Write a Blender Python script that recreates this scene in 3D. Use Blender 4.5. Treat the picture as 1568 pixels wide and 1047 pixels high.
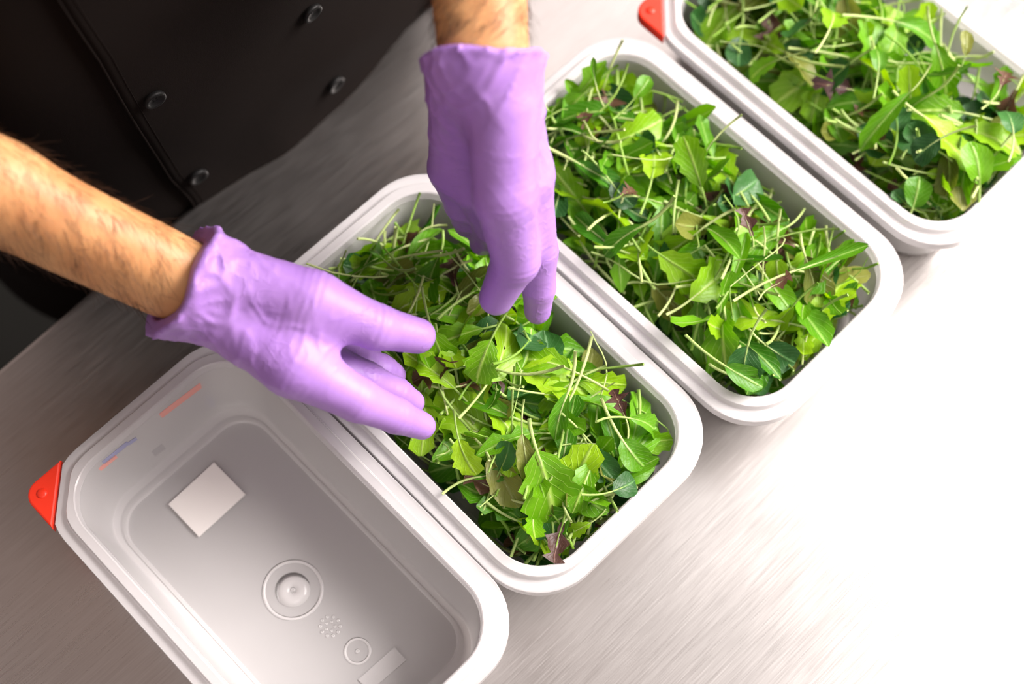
import bpy, bmesh, math, random
import numpy as np
from mathutils import Vector, Matrix

for _o in list(bpy.data.objects):
    bpy.data.objects.remove(_o)
SC = bpy.context.scene
COL = SC.collection
R_ = math.radians

# ------------------------------------------------------------------ camera
# units: metres, table top at z = 0, x across the row of tubs, y along them (cook stands at +y)
IMW, IMH, FPX = 1568.0, 1047.0, 2331.65
RIM = 0.066                                   # height of the tub rims
CAM = np.array([-0.21735, -0.24685, 0.85888 + RIM])
RX = np.array([0.7163959, -0.6976807, 0.0043031])      # camera right
RY = np.array([-0.6458067, -0.6654392, -0.3743319])    # camera down
RZ = np.array([0.2640276, 0.2653908, -0.9272848])      # camera forward


def ray(u, v):
    d = RZ + RX * (u - IMW / 2) / FPX + RY * (v - IMH / 2) / FPX
    return d / np.linalg.norm(d)


def P(u, v, z):
    """photo pixel -> world point on the horizontal plane at height z"""
    d = ray(u, v)
    return CAM + d * (z - CAM[2]) / d[2]


def PY(u, v, y):
    d = ray(u, v)
    return CAM + d * (y - CAM[1]) / d[1]


cd = bpy.data.cameras.new('camera')
cam = bpy.data.objects.new('camera', cd)
COL.objects.link(cam)
m = Matrix.Identity(4)
for i in range(3):
    m[i][0], m[i][1], m[i][2], m[i][3] = RX[i], -RY[i], -RZ[i], CAM[i]
cam.matrix_world = m
cd.sensor_width = 36.0
cd.lens = FPX / IMW * 36.0
cd.clip_start = 0.02
_foc = P(700, 600, 0.092)
cd.dof.use_dof = True
cd.dof.focus_distance = float(np.dot(_foc - CAM, RZ))
cd.dof.aperture_fstop = 3.2
SC.camera = cam

# ------------------------------------------------------------------ light
wd = bpy.data.worlds.new('world')
SC.world = wd
wd.use_nodes = True
wd.node_tree.nodes['Background'].inputs[0].default_value = (1.0, 0.77, 0.70, 1)
wd.node_tree.nodes['Background'].inputs[1].default_value = 0.24


def area(name, loc, target, sx, sy, power, col):
    l = bpy.data.lights.new(name, 'AREA')
    l.shape = 'RECTANGLE'
    l.size, l.size_y, l.energy, l.color = sx, sy, power, col
    o = bpy.data.objects.new(name, l)
    COL.objects.link(o)
    o.location = loc
    o.rotation_euler = (Vector(target) - Vector(loc)).to_track_quat('-Z', 'Y').to_euler()
    return o


# ceiling panels and the glazed side of the kitchen, plus added fill and tint lights
def ceiling(name, x0, x1, y0, y1, power, col):
    o = area(name, ((x0 + x1) / 2, (y0 + y1) / 2, 1.75), (0, 0, 0), x1 - x0, y1 - y0, power, col)
    o.rotation_euler = (0, 0, 0)


ceiling('ceiling_panel_or_fill', 0.22, 0.60, -1.50, 0.45, 1.2, (1.0, 0.97, 0.96))
ceiling('ceiling_panel_or_fill', 0.62, 1.90, -1.50, 0.45, 7.2, (0.98, 1.0, 1.0))
ceiling('ceiling_panel_or_fill', 0.72, 1.90, 0.55, 1.30, 4.6, (1.0, 0.90, 0.88))
ceiling('ceiling_panel_or_fill', -1.30, -0.35, -1.70, -0.75, 8.0, (1.0, 0.95, 0.93))  # added overhead fill behind the camera, clear of the steel's reflections
ceiling('teal_tint_light', 0.38, 0.62, 0.86, 1.04, 0.16, (0.35, 1.0, 0.85))  # added unseen light, tints the steel's reflection teal
ceiling('warm_tint_light', -0.30, 0.05, 0.70, 0.90, 0.12, (1.0, 0.62, 0.45))  # added unseen light, gives the steel's reflection a warm tint
area('window_light', (1.7, -0.9, 1.5), (0.0, 0.05, 0.05), 1.5, 1.3, 132, (1.0, 0.915, 0.88))

vs = SC.view_settings
vs.view_transform = 'Standard'
vs.look = 'None'
vs.exposure = 0.45
vs.gamma = 1.0
vs.use_curve_mapping = False

# ------------------------------------------------------------------ helpers


def link(name, me, mat=None, parent=None, smooth=True):
    if mat is not None and not me.materials:
        me.materials.append(mat)
    if smooth and len(me.polygons):
        me.polygons.foreach_set('use_smooth', [True] * len(me.polygons))
    o = bpy.data.objects.new(name, me)
    COL.objects.link(o)
    if parent is not None:
        o.parent = parent
    return o


def mesh(name, verts, faces):
    me = bpy.data.meshes.new(name)
    me.from_pydata([tuple(map(float, v)) for v in verts], [], [tuple(map(int, f)) for f in faces])
    me.update()
    return me


def empty(name, loc=(0, 0, 0), rz=0.0):
    o = bpy.data.objects.new(name, None)
    o.empty_display_size = 0.02
    COL.objects.link(o)
    o.location = loc
    o.rotation_euler = (0, 0, rz)
    return o


def tag(o, label=None, cat=None, group=None, kind=None):
    if label:
        o['label'] = label
    if cat:
        o['category'] = cat
    if group:
        o['group'] = group
    if kind:
        o['kind'] = kind
    return o


def box_mesh(name, x0, x1, y0, y1, z0, z1, bev=0.0):
    bm = bmesh.new()
    bmesh.ops.create_cube(bm, size=1.0)
    for v in bm.verts:
        v.co = Vector(((x0 + x1) / 2 + v.co.x * (x1 - x0), (y0 + y1) / 2 + v.co.y * (y1 - y0), (z0 + z1) / 2 + v.co.z * (z1 - z0)))
    if bev:
        bmesh.ops.bevel(bm, geom=bm.edges[:], offset=bev, segments=3, affect='EDGES', profile=0.5)
    me = bpy.data.meshes.new(name)
    bm.to_mesh(me)
    bm.free()
    return me


def tube_data(pts, radii, sides=6, cap=True):
    pts = [np.array(p, float) for p in pts]
    n = len(pts)
    V, F = [], []
    up = np.array([0.13, 0.21, 0.97])
    for i in range(n):
        t = pts[min(i + 1, n - 1)] - pts[max(i - 1, 0)]
        t = t / (np.linalg.norm(t) + 1e-12)
        a = np.cross(t, up)
        if np.linalg.norm(a) < 1e-3:
            a = np.cross(t, np.array([1.0, 0, 0]))
        a /= np.linalg.norm(a)
        b = np.cross(t, a)
        for k in range(sides):
            an = 2 * math.pi * k / sides
            V.append(pts[i] + radii[i] * (math.cos(an) * a + math.sin(an) * b))
    for i in range(n - 1):
        for k in range(sides):
            k2 = (k + 1) % sides
            F.append((i * sides + k, i * sides + k2, (i + 1) * sides + k2, (i + 1) * sides + k))
    if cap:
        F.append(tuple(range(sides)))
        F.append(tuple(range(n * sides - 1, (n - 1) * sides - 1, -1)))
    return V, F


# ------------------------------------------------------------------ materials


class NT:
    def __init__(self, name):
        self.m = bpy.data.materials.new(name)
        self.m.use_nodes = True
        self.t = self.m.node_tree
        self.b = self.t.nodes['Principled BSDF']
        self.out = self.t.nodes['Material Output']

    def n(self, typ, **kw):
        nd = self.t.nodes.new(typ)
        for k, v in kw.items():
            if k == 'ins':
                for i, val in v.items():
                    nd.inputs[i].default_value = val
            else:
                setattr(nd, k, v)
        return nd

    def l(self, a, b):
        self.t.links.new(a, b)
        return self

    def coords(self, scale, kind='Object'):
        tc = self.n('ShaderNodeTexCoord')
        mp = self.n('ShaderNodeMapping')
        mp.inputs['Scale'].default_value = scale
        self.l(tc.outputs[kind], mp.inputs['Vector'])
        return mp.outputs[0]

    def noise(self, vec, scale, detail=3, rough=0.5):
        nd = self.n('ShaderNodeTexNoise', ins={'Scale': scale, 'Detail': detail, 'Roughness': rough})
        if vec is not None:
            self.l(vec, nd.inputs['Vector'])
        return nd.outputs[0]

    def ramp(self, fac, stops):
        r = self.n('ShaderNodeValToRGB')
        e = r.color_ramp.elements
        while len(e) < len(stops):
            e.new(0.5)
        for el, (p, c) in zip(e, stops):
            el.position = p
            el.color = (*c, 1) if len(c) == 3 else c
        self.l(fac, r.inputs[0])
        return r.outputs[0]

    def maprange(self, fac, a, b, c, d):
        r = self.n('ShaderNodeMapRange', ins={1: a, 2: b, 3: c, 4: d})
        self.l(fac, r.inputs[0])
        return r.outputs[0]

    def bump(self, h, strength, dist=0.001):
        b = self.n('ShaderNodeBump', ins={'Strength': strength, 'Distance': dist})
        self.l(h, b.inputs['Height'])
        self.l(b.outputs[0], self.b.inputs['Normal'])
        return b.outputs[0]

    def set(self, **kw):
        for k, v in kw.items():
            self.b.inputs[k.replace('_', ' ')].default_value = v
        return self


def simple(name, col, rough=0.5, metal=0.0, **kw):
    t = NT(name)
    t.set(Base_Color=(*col, 1), Roughness=rough, Metallic=metal)
    for k, v in kw.items():
        t.b.inputs[k.replace('_', ' ')].default_value = v
    return t.m


def make_steel():
    t = NT('brushed_steel')
    t.set(Metallic=1.0, Base_Color=(0.60, 0.585, 0.57, 1))
    v = t.coords((2.0, 90.0, 2.0))
    n1 = t.noise(v, 14, 4, 0.6)
    v2 = t.coords((1.2, 1.5, 1.0))
    n2 = t.noise(v2, 5.0, 4, 0.6)
    mx = t.n('ShaderNodeMath', operation='ADD')
    t.l(t.maprange(n1, 0.3, 0.7, 0.0, 0.06), mx.inputs[0])
    t.l(t.maprange(n2, 0.3, 0.7, 0.235, 0.315), mx.inputs[1])
    t.l(mx.outputs[0], t.b.inputs['Roughness'])
    t.l(t.ramp(n1, [(0.3, (0.52, 0.495, 0.48)), (0.7, (0.62, 0.60, 0.585))]), t.b.inputs['Base Color'])
    # fine scratches in a few directions over the brushing
    v3 = t.coords((3.0, 160.0, 1.0))
    mp = v3.node
    mp.inputs['Rotation'].default_value = (0, 0, 0.5)
    n3 = t.noise(v3, 9, 2, 0.5)
    ad = t.n('ShaderNodeMath', operation='ADD')
    t.l(t.maprange(n1, 0.0, 1.0, 0.0, 0.25), ad.inputs[0])
    t.l(t.maprange(n3, 0.62, 0.75, 0.0, 0.8), ad.inputs[1])
    t.bump(ad.outputs[0], 0.10, 0.0004)
    return t.m


def make_pp(name, transp, tint=(0.93, 0.92, 0.91)):
    """milky polypropylene: see-through, diffusing, softly glossy"""
    t = NT(name)
    d = t.n('ShaderNodeBsdfDiffuse', ins={0: (*tint, 1)})
    tr = t.n('ShaderNodeBsdfTranslucent', ins={0: (*tint, 1)})
    tp = t.n('ShaderNodeBsdfTransparent', ins={0: (0.985, 0.98, 0.98, 1)})
    gl = t.n('ShaderNodeBsdfGlossy', ins={'Roughness': 0.22})
    m1 = t.n('ShaderNodeMixShader', ins={0: 0.36})
    t.l(d.outputs[0], m1.inputs[1]).l(tr.outputs[0], m1.inputs[2])
    m2 = t.n('ShaderNodeMixShader', ins={0: transp})
    t.l(m1.outputs[0], m2.inputs[1]).l(tp.outputs[0], m2.inputs[2])
    fr = t.n('ShaderNodeFresnel', ins={0: 1.42})
    m3 = t.n('ShaderNodeMixShader')
    t.l(fr.outputs[0], m3.inputs[0]).l(m2.outputs[0], m3.inputs[1]).l(gl.outputs[0], m3.inputs[2])
    t.l(m3.outputs[0], t.out.inputs['Surface'])
    return t.m


def make_glove():
    t = NT('purple_nitrile')
    v = t.coords((1, 1, 1))
    n = t.noise(v, 30, 3)
    t.l(t.ramp(n, [(0.3, (0.34, 0.178, 0.53)), (0.7, (0.39, 0.215, 0.57))]), t.b.inputs['Base Color'])
    t.set(Roughness=0.46, Specular_IOR_Level=0.35, Subsurface_Weight=0.12, Subsurface_Radius=(0.4, 0.25, 0.8), Subsurface_Scale=0.004)
    # fine crinkles of thin rubber: ridged noise, stronger in patches
    r1 = t.noise(t.coords((1, 1, 1)), 95, 2, 0.5)
    ab = t.n('ShaderNodeMath', operation='ABSOLUTE')
    sb = t.n('ShaderNodeMath', operation='SUBTRACT', ins={1: 0.5})
    t.l(r1, sb.inputs[0]).l(sb.outputs[0], ab.inputs[0])
    rid = t.maprange(ab.outputs[0], 0.0, 0.05, 1.0, 0.0)
    msk = t.maprange(t.noise(t.coords((1, 1, 1)), 32, 1), 0.45, 0.62, 0.08, 1.0)
    ml = t.n('ShaderNodeMath', operation='MULTIPLY')
    t.l(rid, ml.inputs[0]).l(msk, ml.inputs[1])
    t.bump(ml.outputs[0], 0.35, 0.0005)
    return t.m


def make_skin():
    t = NT('skin')
    v = t.coords((1, 1, 1))
    n = t.noise(v, 26, 4, 0.6)
    t.l(t.ramp(n, [(0.28, (0.47, 0.20, 0.080)), (0.5, (0.57, 0.275, 0.112)), (0.72, (0.65, 0.35, 0.155))]), t.b.inputs['Base Color'])
    t.set(Roughness=0.48, Specular_IOR_Level=0.4, Subsurface_Weight=0.15, Subsurface_Radius=(1.0, 0.35, 0.15), Subsurface_Scale=0.006)
    n2 = t.noise(t.coords((1, 1, 1)), 420, 4, 0.6)
    t.bump(n2, 0.18, 0.0006)
    return t.m


def make_cloth(name, col):
    t = NT(name)
    v = t.coords((1, 1, 1))
    n = t.noise(v, 9, 4)
    c2 = tuple(x * 1.25 for x in col)
    t.l(t.ramp(n, [(0.3, col), (0.7, c2)]), t.b.inputs['Base Color'])
    t.set(Roughness=1.0, Specular_IOR_Level=0.0, Sheen_Weight=0.012, Sheen_Roughness=0.5)
    n2 = t.noise(t.coords((1, 1, 1)), 1400, 2)
    t.bump(n2, 0.25, 0.0005)
    return t.m


def make_leaf(name, lo, hi, rib, trans=0.32, rough=0.38):
    """leaf blade: colour varies from leaf to leaf (attribute 'shade'), pale midrib and side veins on the UVs"""
    t = NT(name)
    oi = t.n('ShaderNodeObjectInfo')
    at = t.n('ShaderNodeAttribute', attribute_name='shade')
    ad = t.n('ShaderNodeMath', operation='ADD')
    t.l(oi.outputs['Random'], ad.inputs[0]).l(at.outputs['Fac'], ad.inputs[1])
    fr = t.n('ShaderNodeMath', operation='FRACT')
    t.l(ad.outputs[0], fr.inputs[0])
    n = t.noise(t.coords((1, 1, 1)), 55, 3)
    a2 = t.n('ShaderNodeMath', operation='MULTIPLY_ADD', ins={1: 0.35})
    t.l(n, a2.inputs[0]).l(fr.outputs[0], a2.inputs[2])
    col = t.ramp(t.maprange(a2.outputs[0], 0.12, 1.2, 0, 1), [(0.0, lo), (1.0, hi)])
    uv = t.n('ShaderNodeUVMap')
    sp = t.n('ShaderNodeSeparateXYZ')
    t.l(uv.outputs[0], sp.inputs[0])
    ab = t.n('ShaderNodeMath', operation='ABSOLUTE')
    s1 = t.n('ShaderNodeMath', operation='SUBTRACT', ins={1: 0.5})
    t.l(sp.outputs[0], s1.inputs[0]).l(s1.outputs[0], ab.inputs[0])
    ribf = t.maprange(ab.outputs[0], 0.015, 0.07, 0.75, 0.0)
    # side veins
    k = t.n('ShaderNodeMath', operation='MULTIPLY', ins={1: 1.0})
    t.l(ab.outputs[0], k.inputs[0])
    s2 = t.n('ShaderNodeMath', operation='SUBTRACT')
    t.l(sp.outputs[1], s2.inputs[0]).l(k.outputs[0], s2.inputs[1])
    s3 = t.n('ShaderNodeMath', operation='MULTIPLY', ins={1: 38.0})
    t.l(s2.outputs[0], s3.inputs[0])
    sn = t.n('ShaderNodeMath', operation='SINE')
    t.l(s3.outputs[0], sn.inputs[0])
    vein = t.maprange(sn.outputs[0], 0.86, 1.0, 0.0, 0.28)
    mxf = t.n('ShaderNodeMath', operation='MAXIMUM')
    t.l(ribf, mxf.inputs[0]).l(vein, mxf.inputs[1])
    mix = t.n('ShaderNodeMix', data_type='RGBA')
    t.l(mxf.outputs[0], mix.inputs[0]).l(col, mix.inputs[6])
    mix.inputs[7].default_value = (*rib, 1)
    t.l(mix.outputs[2], t.b.inputs['Base Color'])
    t.set(Roughness=rough, Specular_IOR_Level=0.38)
    bh = t.n('ShaderNodeMath', operation='ADD')
    t.l(mxf.outputs[0], bh.inputs[0])
    t.l(t.noise(t.coords((1, 1, 1)), 190, 2), bh.inputs[1])
    nrm = t.bump(bh.outputs[0], 0.45, 0.0012)
    tr = t.n('ShaderNodeBsdfTranslucent')
    hs = t.n('ShaderNodeHueSaturation', ins={'Saturation': 1.1, 'Value': 1.35})
    t.l(mix.outputs[2], hs.inputs['Color']).l(hs.outputs[0], tr.inputs[0]).l(nrm, tr.inputs['Normal'])
    ms = t.n('ShaderNodeMixShader', ins={0: trans})
    t.l(t.b.outputs[0], ms.inputs[1]).l(tr.outputs[0], ms.inputs[2])
    t.l(ms.outputs[0], t.out.inputs['Surface'])
    return t.m


M = {
    'steel': make_steel(),
    'tub': make_pp('milky_polypropylene', 0.30, (0.95, 0.94, 0.94)),
    'rim': make_pp('milky_polypropylene_rim', 0.34, (0.95, 0.94, 0.95)),
    'glove': make_glove(),
    'skin': make_skin(),
    'jacket': make_cloth('black_twill', (0.0068, 0.0050, 0.0044)),
    'trousers': make_cloth('dark_trouser_cloth', (0.006, 0.006, 0.007)),
    'button': simple('black_button', (0.006, 0.006, 0.006), 0.5, Specular_IOR_Level=0.18),
    'red': simple('red_plastic', (0.80, 0.035, 0.012), 0.35),
    'sticker': simple('white_sticker', (0.86, 0.83, 0.80), 0.6),
    'redprint': simple('red_print', (0.78, 0.36, 0.31), 0.6),
    'blueprint': simple('blue_print', (0.33, 0.34, 0.52), 0.6),
    'greyprint': simple('grey_print', (0.42, 0.41, 0.42), 0.6),
    'floor': simple('dark_floor', (0.004, 0.006, 0.004), 0.6),
    'hair': simple('dark_hair', (0.055, 0.025, 0.012), 0.45),
    'lime': make_leaf('lime_green_leaf', (0.11, 0.33, 0.004), (0.35, 0.60, 0.012), (0.54, 0.74, 0.16)),
    'green': make_leaf('fresh_green_leaf', (0.030, 0.17, 0.003), (0.17, 0.43, 0.008), (0.36, 0.58, 0.13)),
    'deep': make_leaf('deep_green_leaf', (0.012, 0.060, 0.014), (0.045, 0.17, 0.032), (0.12, 0.28, 0.09), 0.2, 0.42),
    'red_leaf': make_leaf('red_brown_leaf', (0.035, 0.012, 0.016), (0.15, 0.075, 0.04), (0.20, 0.10, 0.08), 0.18, 0.42),
    'olive': make_leaf('olive_tinged_leaf', (0.09, 0.12, 0.015), (0.28, 0.30, 0.06), (0.34, 0.36, 0.12), 0.3),
    'stem': make_leaf('pale_green_stem', (0.22, 0.44, 0.03), (0.72, 0.80, 0.38), (0.45, 0.62, 0.2), 0.25, 0.35),
}

# ------------------------------------------------------------------ setting
tag(link('floor', box_mesh('floor', -3, 3, -3, 3, -0.93, -0.90), M['floor'], smooth=False), 'dark kitchen floor below the steel table', 'floor', kind='structure')

table = empty('work_table', (0, -0.30, -0.90))
tag(table, 'brushed stainless steel work table under the plastic tubs', 'table')


def build_table():
    # folded sheet: flat top with a rounded front edge turned down along the cook's side
    A, B = P(0, 562, 0.0), P(640, 20, 0.0)
    sl = (B[1] - A[1]) / (B[0] - A[0])

    def ye(x):
        return A[1] + sl * (x - A[0])
    x0, x1 = -1.1, 1.3
    prof = [(-1.15, 0.0), (-0.004, 0.0), (-0.0015, -0.0008), (0.0, -0.003), (0.0, -0.045), (-0.0015, -0.047), (-0.012, -0.047), (-0.012, -0.044), (-0.0035, -0.044), (-0.0035, -0.004), (-0.006, -0.002), (-1.15, -0.002)]
    V = []
    for x in (x0, x1):
        for dy, z in prof:
            V.append((x, ye(x) + dy, z))
    n = len(prof)
    F = [(k, k + n, (k + 1) % n + n, (k + 1) % n) for k in range(n)] + [tuple(range(n)), tuple(range(2 * n - 1, n - 1, -1))]
    for v in range(len(V)):
        V[v] = (V[v][0], V[v][1] + 0.30, V[v][2] + 0.90)
    link('table_top', mesh('table_top', V, F), M['steel'], table, smooth=False)
    for sx in (-1.0, 1.2):
        for yy in (-0.80, 0.17):
            link('leg', box_mesh('leg', sx - 0.02, sx + 0.02, yy + 0.28, yy + 0.32, 0.0, 0.897, 0.004), M['steel'], table, smooth=False)
    link('undershelf', box_mesh('undershelf', -0.98, 1.18, -0.50, 0.46, 0.22, 0.245, 0.004), M['steel'], table, smooth=False)


build_table()

# ------------------------------------------------------------------ tubs
TUBS = [(-0.16329, -0.00168, 0.0036), (0.0, 0.0, -0.0018), (0.16454, -0.01624, 0.0089), (0.33498, -0.01786, 0.0074)]


def rrect(w, l, r, seg=10):
    pts = []
    for cx, cy, a0 in ((w / 2 - r, l / 2 - r, 0), (-w / 2 + r, l / 2 - r, 90), (-w / 2 + r, -l / 2 + r, 180), (w / 2 - r, -l / 2 + r, 270)):
        for k in range(seg + 1):
            a = R_(a0 + 90 * k / seg)
            pts.append((cx + r * math.cos(a), cy + r * math.sin(a)))
    return pts


def sharp(me, deg=28):
    me.polygons.foreach_set('use_smooth', [True] * len(me.polygons))
    me.set_sharp_from_angle(angle=R_(deg))
    return me


def rings_mesh(name, rings, chamfer=False, close_first=True, close_last=True):
    V, F = [], []
    n = None
    for (w, l, r, z) in rings:
        pts = rrect(w / 1000, l / 1000, r / 1000)
        if chamfer and w > 145:
            off = (162 - w) / 1000
            out = []
            for x, y in pts:
                lim = (81.0 + 133.15 - 30.0) / 1000 - off * 0.6
                s = -x + y
                if s > lim:
                    x += (s - lim) / 2
                    y -= (s - lim) / 2
                out.append((x, y))
            pts = out
        n = len(pts)
        V += [(x, y, z / 1000) for x, y in pts]
    for i in range(len(rings) - 1):
        for k in range(n):
            k2 = (k + 1) % n
            F.append((i * n + k, i * n + k2, (i + 1) * n + k2, (i + 1) * n + k))
    if close_first:
        F.append(tuple(range(n))[::-1])
    if close_last:
        b = (len(rings) - 1) * n
        F.append(tuple(range(b, b + n)))
    return mesh(name, V, F)


def build_tub(i, label, clip):
    x, y, a = TUBS[i]
    root = empty('food_tub', (x, y, 0), a)
    tag(root, label, 'tub', 'row of food tubs on the steel table')
    body = [(106, 206, 20, 0.0), (116, 226, 25, 0.5), (121.5, 232, 28, 2.2), (124, 234, 29, 5.0), (135.0, 239.8, 31, 60.0),
            (132.6, 237.4, 29.8, 60.0), (121.6, 231.4, 27.5, 7.0), (119.0, 228.5, 26, 4.0), (113, 219, 23, 2.3), (111.5, 213, 22, 2.9), (109, 210, 21, 2.6), (107, 208, 20, 1.5)]
    link('body', sharp(rings_mesh('tub_body', body)), M['tub'], root, smooth=False)
    rim = [(135.2, 240.0, 31, 59.5), (158.6, 262.9, 38.5, 60.4), (160.2, 264.5, 39.4, 55.0), (162.0, 266.3, 40, 55.0), (162.0, 266.3, 40, 62.2), (161.3, 265.6, 39.7, 62.5),
           (149.0, 253.5, 35.5, 62.0), (148.2, 252.7, 35.2, 62.4), (146.6, 251.2, 34.6, 65.7), (146.0, 250.6, 34.4, 66.0), (136.4, 241.0, 31.4, 66.0), (134.8, 239.3, 30.5, 65.4), (133.8, 238.4, 30.0, 63.0), (132.7, 237.5, 29.8, 59.5)]
    link('rim', sharp(rings_mesh('tub_rim', rim + [rim[0]], clip, False, False)), M['rim'], root, smooth=False)
    if clip:
        build_clip(root)
    return root


def build_clip(root):
    # red colour-code corner, rounded outside, straight along the rim
    a, r = 0.0295, 0.010
    cx, cy = -0.0815, 0.1337
    pts = [(cx, cy - a)]
    for k in range(9):
        an = R_(180 - 90 * k / 8)
        pts.append((cx + r + r * math.cos(an), cy - r + r * math.sin(an)))
    pts.append((cx + a, cy))
    bm = bmesh.new()
    lo = [bm.verts.new((px, py, 0.0545)) for px, py in pts]
    hi = [bm.verts.new((px, py, 0.0635)) for px, py in pts]
    n = len(pts)
    bm.faces.new(lo[::1])
    bm.faces.new(hi[::-1])
    for k in range(n):
        bm.faces.new((lo[k], hi[k], hi[(k + 1) % n], lo[(k + 1) % n]))
    bmesh.ops.recalc_face_normals(bm, faces=bm.faces)
    bmesh.ops.bevel(bm, geom=[e for e in bm.edges if e.verts[0].co.z == e.verts[1].co.z], offset=0.0012, segments=2, affect='EDGES', profile=0.5)
    me = bpy.data.meshes.new('corner_clip')
    bm.to_mesh(me)
    bm.free()
    c = link('corner_clip', me, M['red'], root, smooth=False)
    c['label'] = 'bright red corner clip'
    bm = bmesh.new()
    bmesh.ops.create_uvsphere(bm, u_segments=16, v_segments=8, radius=0.0032)
    for v in bm.verts:
        v.co = Vector((v.co.x + cx + 0.0088, v.co.y + cy - 0.0088, v.co.z * 0.35 + 0.0635))
    me = bpy.data.meshes.new('clip_dimple')
    bm.to_mesh(me)
    bm.free()
    link('clip_stud', me, M['red'], c)


t0 = build_tub(0, 'empty milky plastic food tub with a red corner clip, nearest the camera corner', True)
t0['label'] = 'empty milky plastic food tub with red corner clip and white floor sticker'
build_tub(1, 'milky plastic food tub of greens under the two gloved hands', False)
build_tub(2, 'milky plastic tub of greens without hands or clip, between the other full tubs', False)
build_tub(3, 'milky plastic tub of greens with red clip, farthest from the empty tub', True)


def local(i, p):
    x, y, a = TUBS[i]
    dx, dy = p[0] - x, p[1] - y
    c, s = math.cos(-a), math.sin(-a)
    return np.array([dx * c - dy * s, dx * s + dy * c, p[2]])


def tub_details():
    # sticker under the floor of the empty tub, seen from above
    q = [local(0, P(u, v, 0.0034)) for u, v in ((258, 772), (305, 822), (376, 757), (328, 708))]
    V = [(*p[:2], 0.0034) for p in q] + [(*p[:2], 0.0038) for p in q]
    F = [(3, 2, 1, 0), (4, 5, 6, 7)] + [(k, (k + 1) % 4, (k + 1) % 4 + 4, k + 4) for k in range(4)]
    s = link('sticker', mesh('sticker', V, F), M['sticker'], t0, smooth=False)
    s['label'] = 'white square sticker on the tub floor'

    def ring(u, v, r0, r1, h, name):
        c = local(0, P(u, v, 0.003))
        V, F = [], []
        n = 40
        for k in range(n):
            a = 2 * math.pi * k / n
            for rr, zz in ((r0, 0.0016), (r0, 0.0016 + h * 0.3), (r1, 0.0016 + h * 0.3), (r1, 0.0016)):
                V.append((c[0] + rr * math.cos(a), c[1] + rr * math.sin(a), zz))
        for k in range(n):
            for j in range(4):
                F.append((k * 4 + j, ((k + 1) % n) * 4 + j, ((k + 1) % n) * 4 + (j + 1) % 4, k * 4 + (j + 1) % 4))
        link(name, mesh(name, V, F), M['tub'], t0)
    ring(448, 902, 0.0168, 0.0190, 0.0007, 'moulded_ring')
    ring(448, 902, 0.0002, 0.0108, 0.0006, 'moulded_disc')
    ring(448, 902, 0.0001, 0.0014, 0.0018, 'moulding_point')
    ring(547, 996, 0.0066, 0.0084, 0.0006, 'moulded_ring')
    ring(547, 996, 0.0001, 0.0014, 0.0014, 'moulding_point')
    for k in range(10):
        a = 2 * math.pi * k / 10
        ring(505 + 15 * math.cos(a), 958 + 15 * math.sin(a), 0.0001, 0.0011, 0.0007, 'moulded_dot')
    for k in range(5):
        a = 2 * math.pi * k / 5
        ring(505 + 7 * math.cos(a), 958 + 7 * math.sin(a), 0.0001, 0.0009, 0.0007, 'moulded_dot')
    # moulded recycling plate near the end of the floor
    q = [local(0, P(u, v, 0.003)) for u, v in ((548, 1040), (566, 1058), (622, 1010), (604, 990))]
    V = [(*p[:2], 0.0016) for p in q] + [(*p[:2], 0.0023) for p in q]
    link('moulded_plate', mesh('moulded_plate', V, F), M['tub'], t0, smooth=False)
    # printed label on the end wall, seen through the plastic
    yw = 0.1186

    def wall_quad(pix, name, mat, proud):
        V = []
        for u, v in pix:
            p = local(0, PY(u, v, TUBS[0][1] + 0.1180))
            V.append(p)
        V = [np.array([p[0], 0.0, p[2]]) for p in V]
        out = []
        for dy in (proud, proud + 0.0002):
            for p in V:
                yy = 0.1171 + (p[2] - 0.005) * 0.0029 / 0.055 + dy     # follows the wall's slope
                out.append((p[0], yy, p[2]))
        n = len(V)
        F = [tuple(range(n)), tuple(range(2 * n - 1, n - 1, -1))] + [(k, k + n, (k + 1) % n + n, (k + 1) % n) for k in range(n)]
        return link(name, mesh(name, out, F), mat, t0, smooth=False)

    def bar(u0, v0, u1, v1, w, name, mat):
        d = np.array([u1 - u0, v1 - v0], float)
        nrm = np.array([-d[1], d[0]]) / np.linalg.norm(d) * w / 2
        a, b = np.array([u0, v0]), np.array([u1, v1])
        wall_quad([a - nrm, b - nrm, b + nrm, a + nrm], name, mat, -0.0016)
    panel = wall_quad([(140, 722), (302, 575), (352, 642), (196, 782)], 'printed_label', M['tub'], 0.0007)
    panel['label'] = 'pale printed label on the end wall'
    bar(246, 637, 310, 588, 7, 'red_print_stripe', M['redprint'])
    bar(152, 719, 178, 698, 5, 'red_print_stripe', M['redprint'])
    bar(158, 709, 196, 678, 5, 'blue_print_stripe', M['blueprint'])
    bar(196, 680, 209, 671, 4, 'blue_print_stripe', M['blueprint'])
    bar(276, 688, 298, 667, 8, 'blue_print_stripe', M['blueprint'])
    bar(328, 643, 338, 632, 6, 'blue_print_stripe', M['blueprint'])
    bar(318, 606, 323, 620, 9, 'blue_print_stripe', M['blueprint'])
    bar(232, 692, 248, 680, 8, 'grey_print_mark', M['greyprint'])
    bar(246, 710, 254, 702, 7, 'red_print_stripe', M['redprint'])


tub_details()

# ------------------------------------------------------------------ implicit surfaces (hands, body)


def smin(a, b, k):
    if k <= 0:
        return np.minimum(a, b)
    h = np.clip(0.5 + 0.5 * (b - a) / k, 0, 1)
    return b + (a - b) * h - k * h * (1 - h)


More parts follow.
